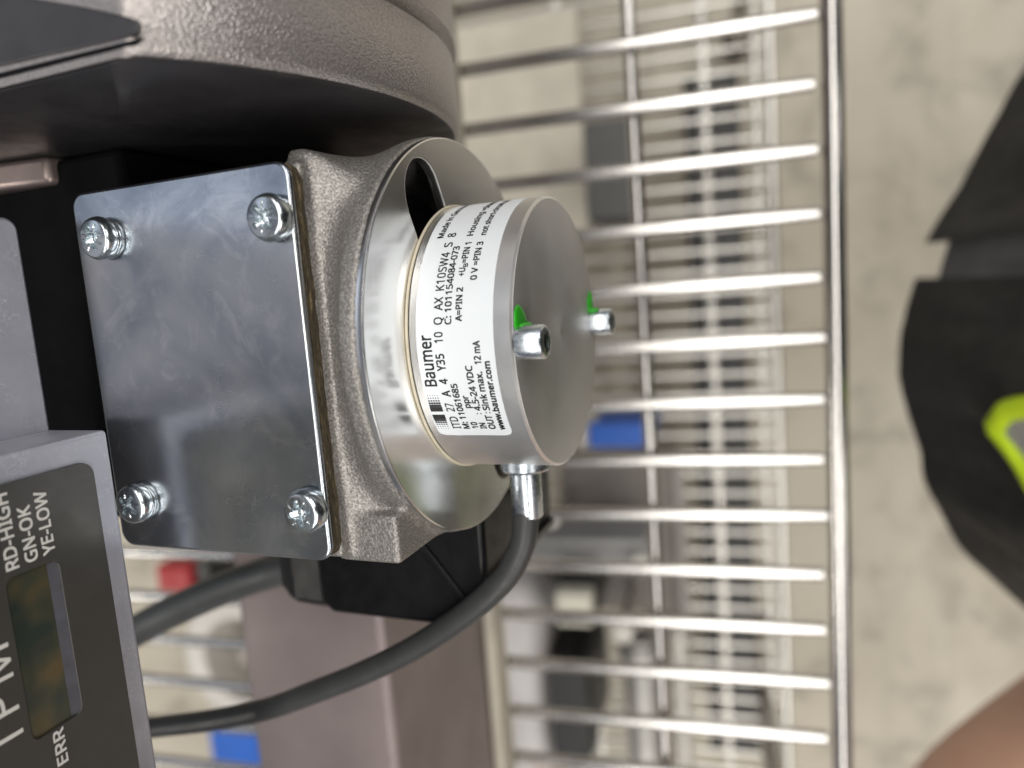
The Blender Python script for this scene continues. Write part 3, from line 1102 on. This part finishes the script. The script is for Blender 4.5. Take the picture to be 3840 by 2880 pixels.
def skin_body(name, joints, edges, mat, parent, levels=2):
    o0 = origin(parent)
    me = bpy.data.meshes.new(name)
    me.from_pydata([tuple((Vector(j[0]) - o0) * .001) for j in joints], edges, [])
    ob = bpy.data.objects.new(name, me)
    COL.objects.link(ob)
    ob.parent = parent
    sk = ob.modifiers.new('skin', 'SKIN')
    sk.use_smooth_shade = True
    for i, j in enumerate(joints):
        d = me.skin_vertices[0].data[i]
        rr = j[1]
        d.radius = (rr[0] * .001, rr[1] * .001) if isinstance(rr, tuple) else (rr * .001, rr * .001)
        d.use_root = (i == 0)
    sd = ob.modifiers.new('subdivision', 'SUBSURF')
    sd.levels = sd.render_levels = levels
    me.materials.append(mat)
    return ob


J = [((5, -520, -190), (150, 115)), ((5, -440, -20), (145, 105)), ((5, -360, 150), (160, 110)), ((5, -300, 280), (140, 90)), ((5, -270, 350), 58), ((5, -235, 430), (78, 92)), ((5, -225, 500), (70, 84)),
     ((-105, -500, -280), 95), ((-140, -420, -590), 70), ((-130, -600, -980), 48), ((-135, -500, -1022), 40),
     ((115, -500, -280), 95), ((150, -420, -590), 70), ((140, -600, -980), 48), ((145, -500, -1022), 40),
     ((-175, -310, 210), 70), ((190, -310, 210), 70), ((255, -400, -30), 48), ((215, -470, -230), 40)]
E_ = [(0, 1), (1, 2), (2, 3), (3, 4), (4, 5), (5, 6), (0, 7), (7, 8), (8, 9), (9, 10), (0, 11), (11, 12), (12, 13), (13, 14), (3, 15), (3, 16), (16, 17), (17, 18)]
skin_body('body', J, E_, M['clothes'], per)
skin_body('bare_arm', [((-204, -318, 200), 56), ((-402, -251, 40), 54), ((-352, -128, -210), (58, 56)), ((-322, -156, -285), 52), ((-287, -256, -380), 38), ((-252, -346, -440), 32),
                       ((-236, -386, -470), (42, 22)), ((-222, -418, -500), 13), ((-210, -444, -532), 9.5), ((-240, -420, -505), 13), ((-234, -450, -540), 9.5), ((-256, -418, -500), 12), ((-254, -446, -534), 9),
                       ((-204, -396, -492), 12), ((-190, -412, -520), 10), ((-268, -408, -490), 11), ((-270, -430, -516), 8.5)],
          [(0, 1), (1, 2), (2, 3), (3, 4), (4, 5), (5, 6), (6, 7), (7, 8), (6, 9), (9, 10), (6, 11), (11, 12), (6, 13), (13, 14), (6, 15), (15, 16)], M['skin'], per)


def foldf(x, u, v):
    return (8 * math.sin(u * 9 + v * 4) * v + 9 * mnoise.noise(Vector((x * .025, v * 6, 3))) + 5 * mnoise.noise(Vector((x * .05 + v * 4, v * 9, 9)))
            + 1.5 * mnoise.noise(Vector((x * .12, v * 20, 5))))


def flap(hem, label):
    H = spline(hem, 14)
    n = len(H)
    rows = 60
    th = 3.0
    vs = []
    for side in (0, 1):
        for i in range(rows):
            v = i / (rows - 1)
            for k, p in enumerate(H):
                u = k / (n - 1)
                fold = foldf(p.x, u, v)
                vs.append((p.x * (1 - .12 * v), p.y - 95 * v - 40 * v * v + fold * min(1, .18 + v * 4) - side * th, p.z + 430 * v - side * .8))
    f = []
    S0 = rows * n
    for i in range(rows - 1):
        for k in range(n - 1):
            a = i * n + k
            f.append((a, a + 1, a + n + 1, a + n))
            f.append((S0 + a, S0 + a + n, S0 + a + n + 1, S0 + a + 1))
    for k in range(n - 1):
        f.append((k, S0 + k, S0 + k + 1, k + 1))
        a = (rows - 1) * n + k
        f.append((a, a + 1, S0 + a + 1, S0 + a))
    for i in range(rows - 1):
        a = i * n
        f.append((a, a + n, S0 + a + n, S0 + a))
        a = i * n + n - 1
        f.append((a, S0 + a, S0 + a + n, a + n))
    return MB().add(vs, f).build('vest_front', M['vest'], per, label=label, sharp=60), H


fb, HB = flap([(-4, -146, -350), (-25, -140, -350), (-53, -136, -350), (-75, -139, -350), (-108, -147, -350), (-131, -152, -350), (-164, -167, -350), (-187, -185, -350), (-230, -228, -345)], 'vest front with yellow trim and grey patch')
flap([(16, -151, -350), (35, -162, -350), (81, -186, -350), (107, -200, -350), (170, -245, -345)], 'plain black vest front')


def on_flap(x, z):
    v = (z + 350) / 430
    p = min(HB, key=lambda q: abs(q.x * (1 - .12 * v) - x))
    u = HB.index(p) / (len(HB) - 1)
    fold = foldf(p.x, u, v)
    return Vector((x, p.y - 95 * v - 40 * v * v + fold * min(1, .18 + v * 4), z))


SH = [(-60, -160, -335), (-20, -155, -340), (0, -157, -343), (20, -163, -340), (38, -176, -336)]
fs_, _ = flap(SH, 'dark grey shirt showing between the vest fronts')
fs_.name = 'shirt_front'
fs_.data.materials[0] = simple('grey_shirt', (.17, .17, .18), .9, 0, .15, 30, 400, 2e-4)


loop = [(-74, -255), (-64, -243), (-60, -219), (-62, -174), (-105, -159), (-145, -184), (-134, -216), (-111, -237), (-90, -250)]
lp = spline([on_flap(x, z) + Vector((0, 2.5, 0)) for x, z in loop + [loop[0]]], 6)
MB().tube(lp, 5.5, 10).build('yellow_trim', M['hivis'], fb)
c0 = sum((p for p in lp), Vector()) / len(lp)
vs = [tuple(c0 + Vector((0, 4, 0)))] + [tuple(p + Vector((0, 1.0, 0))) for p in lp]
MB().add(vs, [(0, k, k + 1) for k in range(1, len(lp))]).build('grey_patch', M['reflex'], fb)
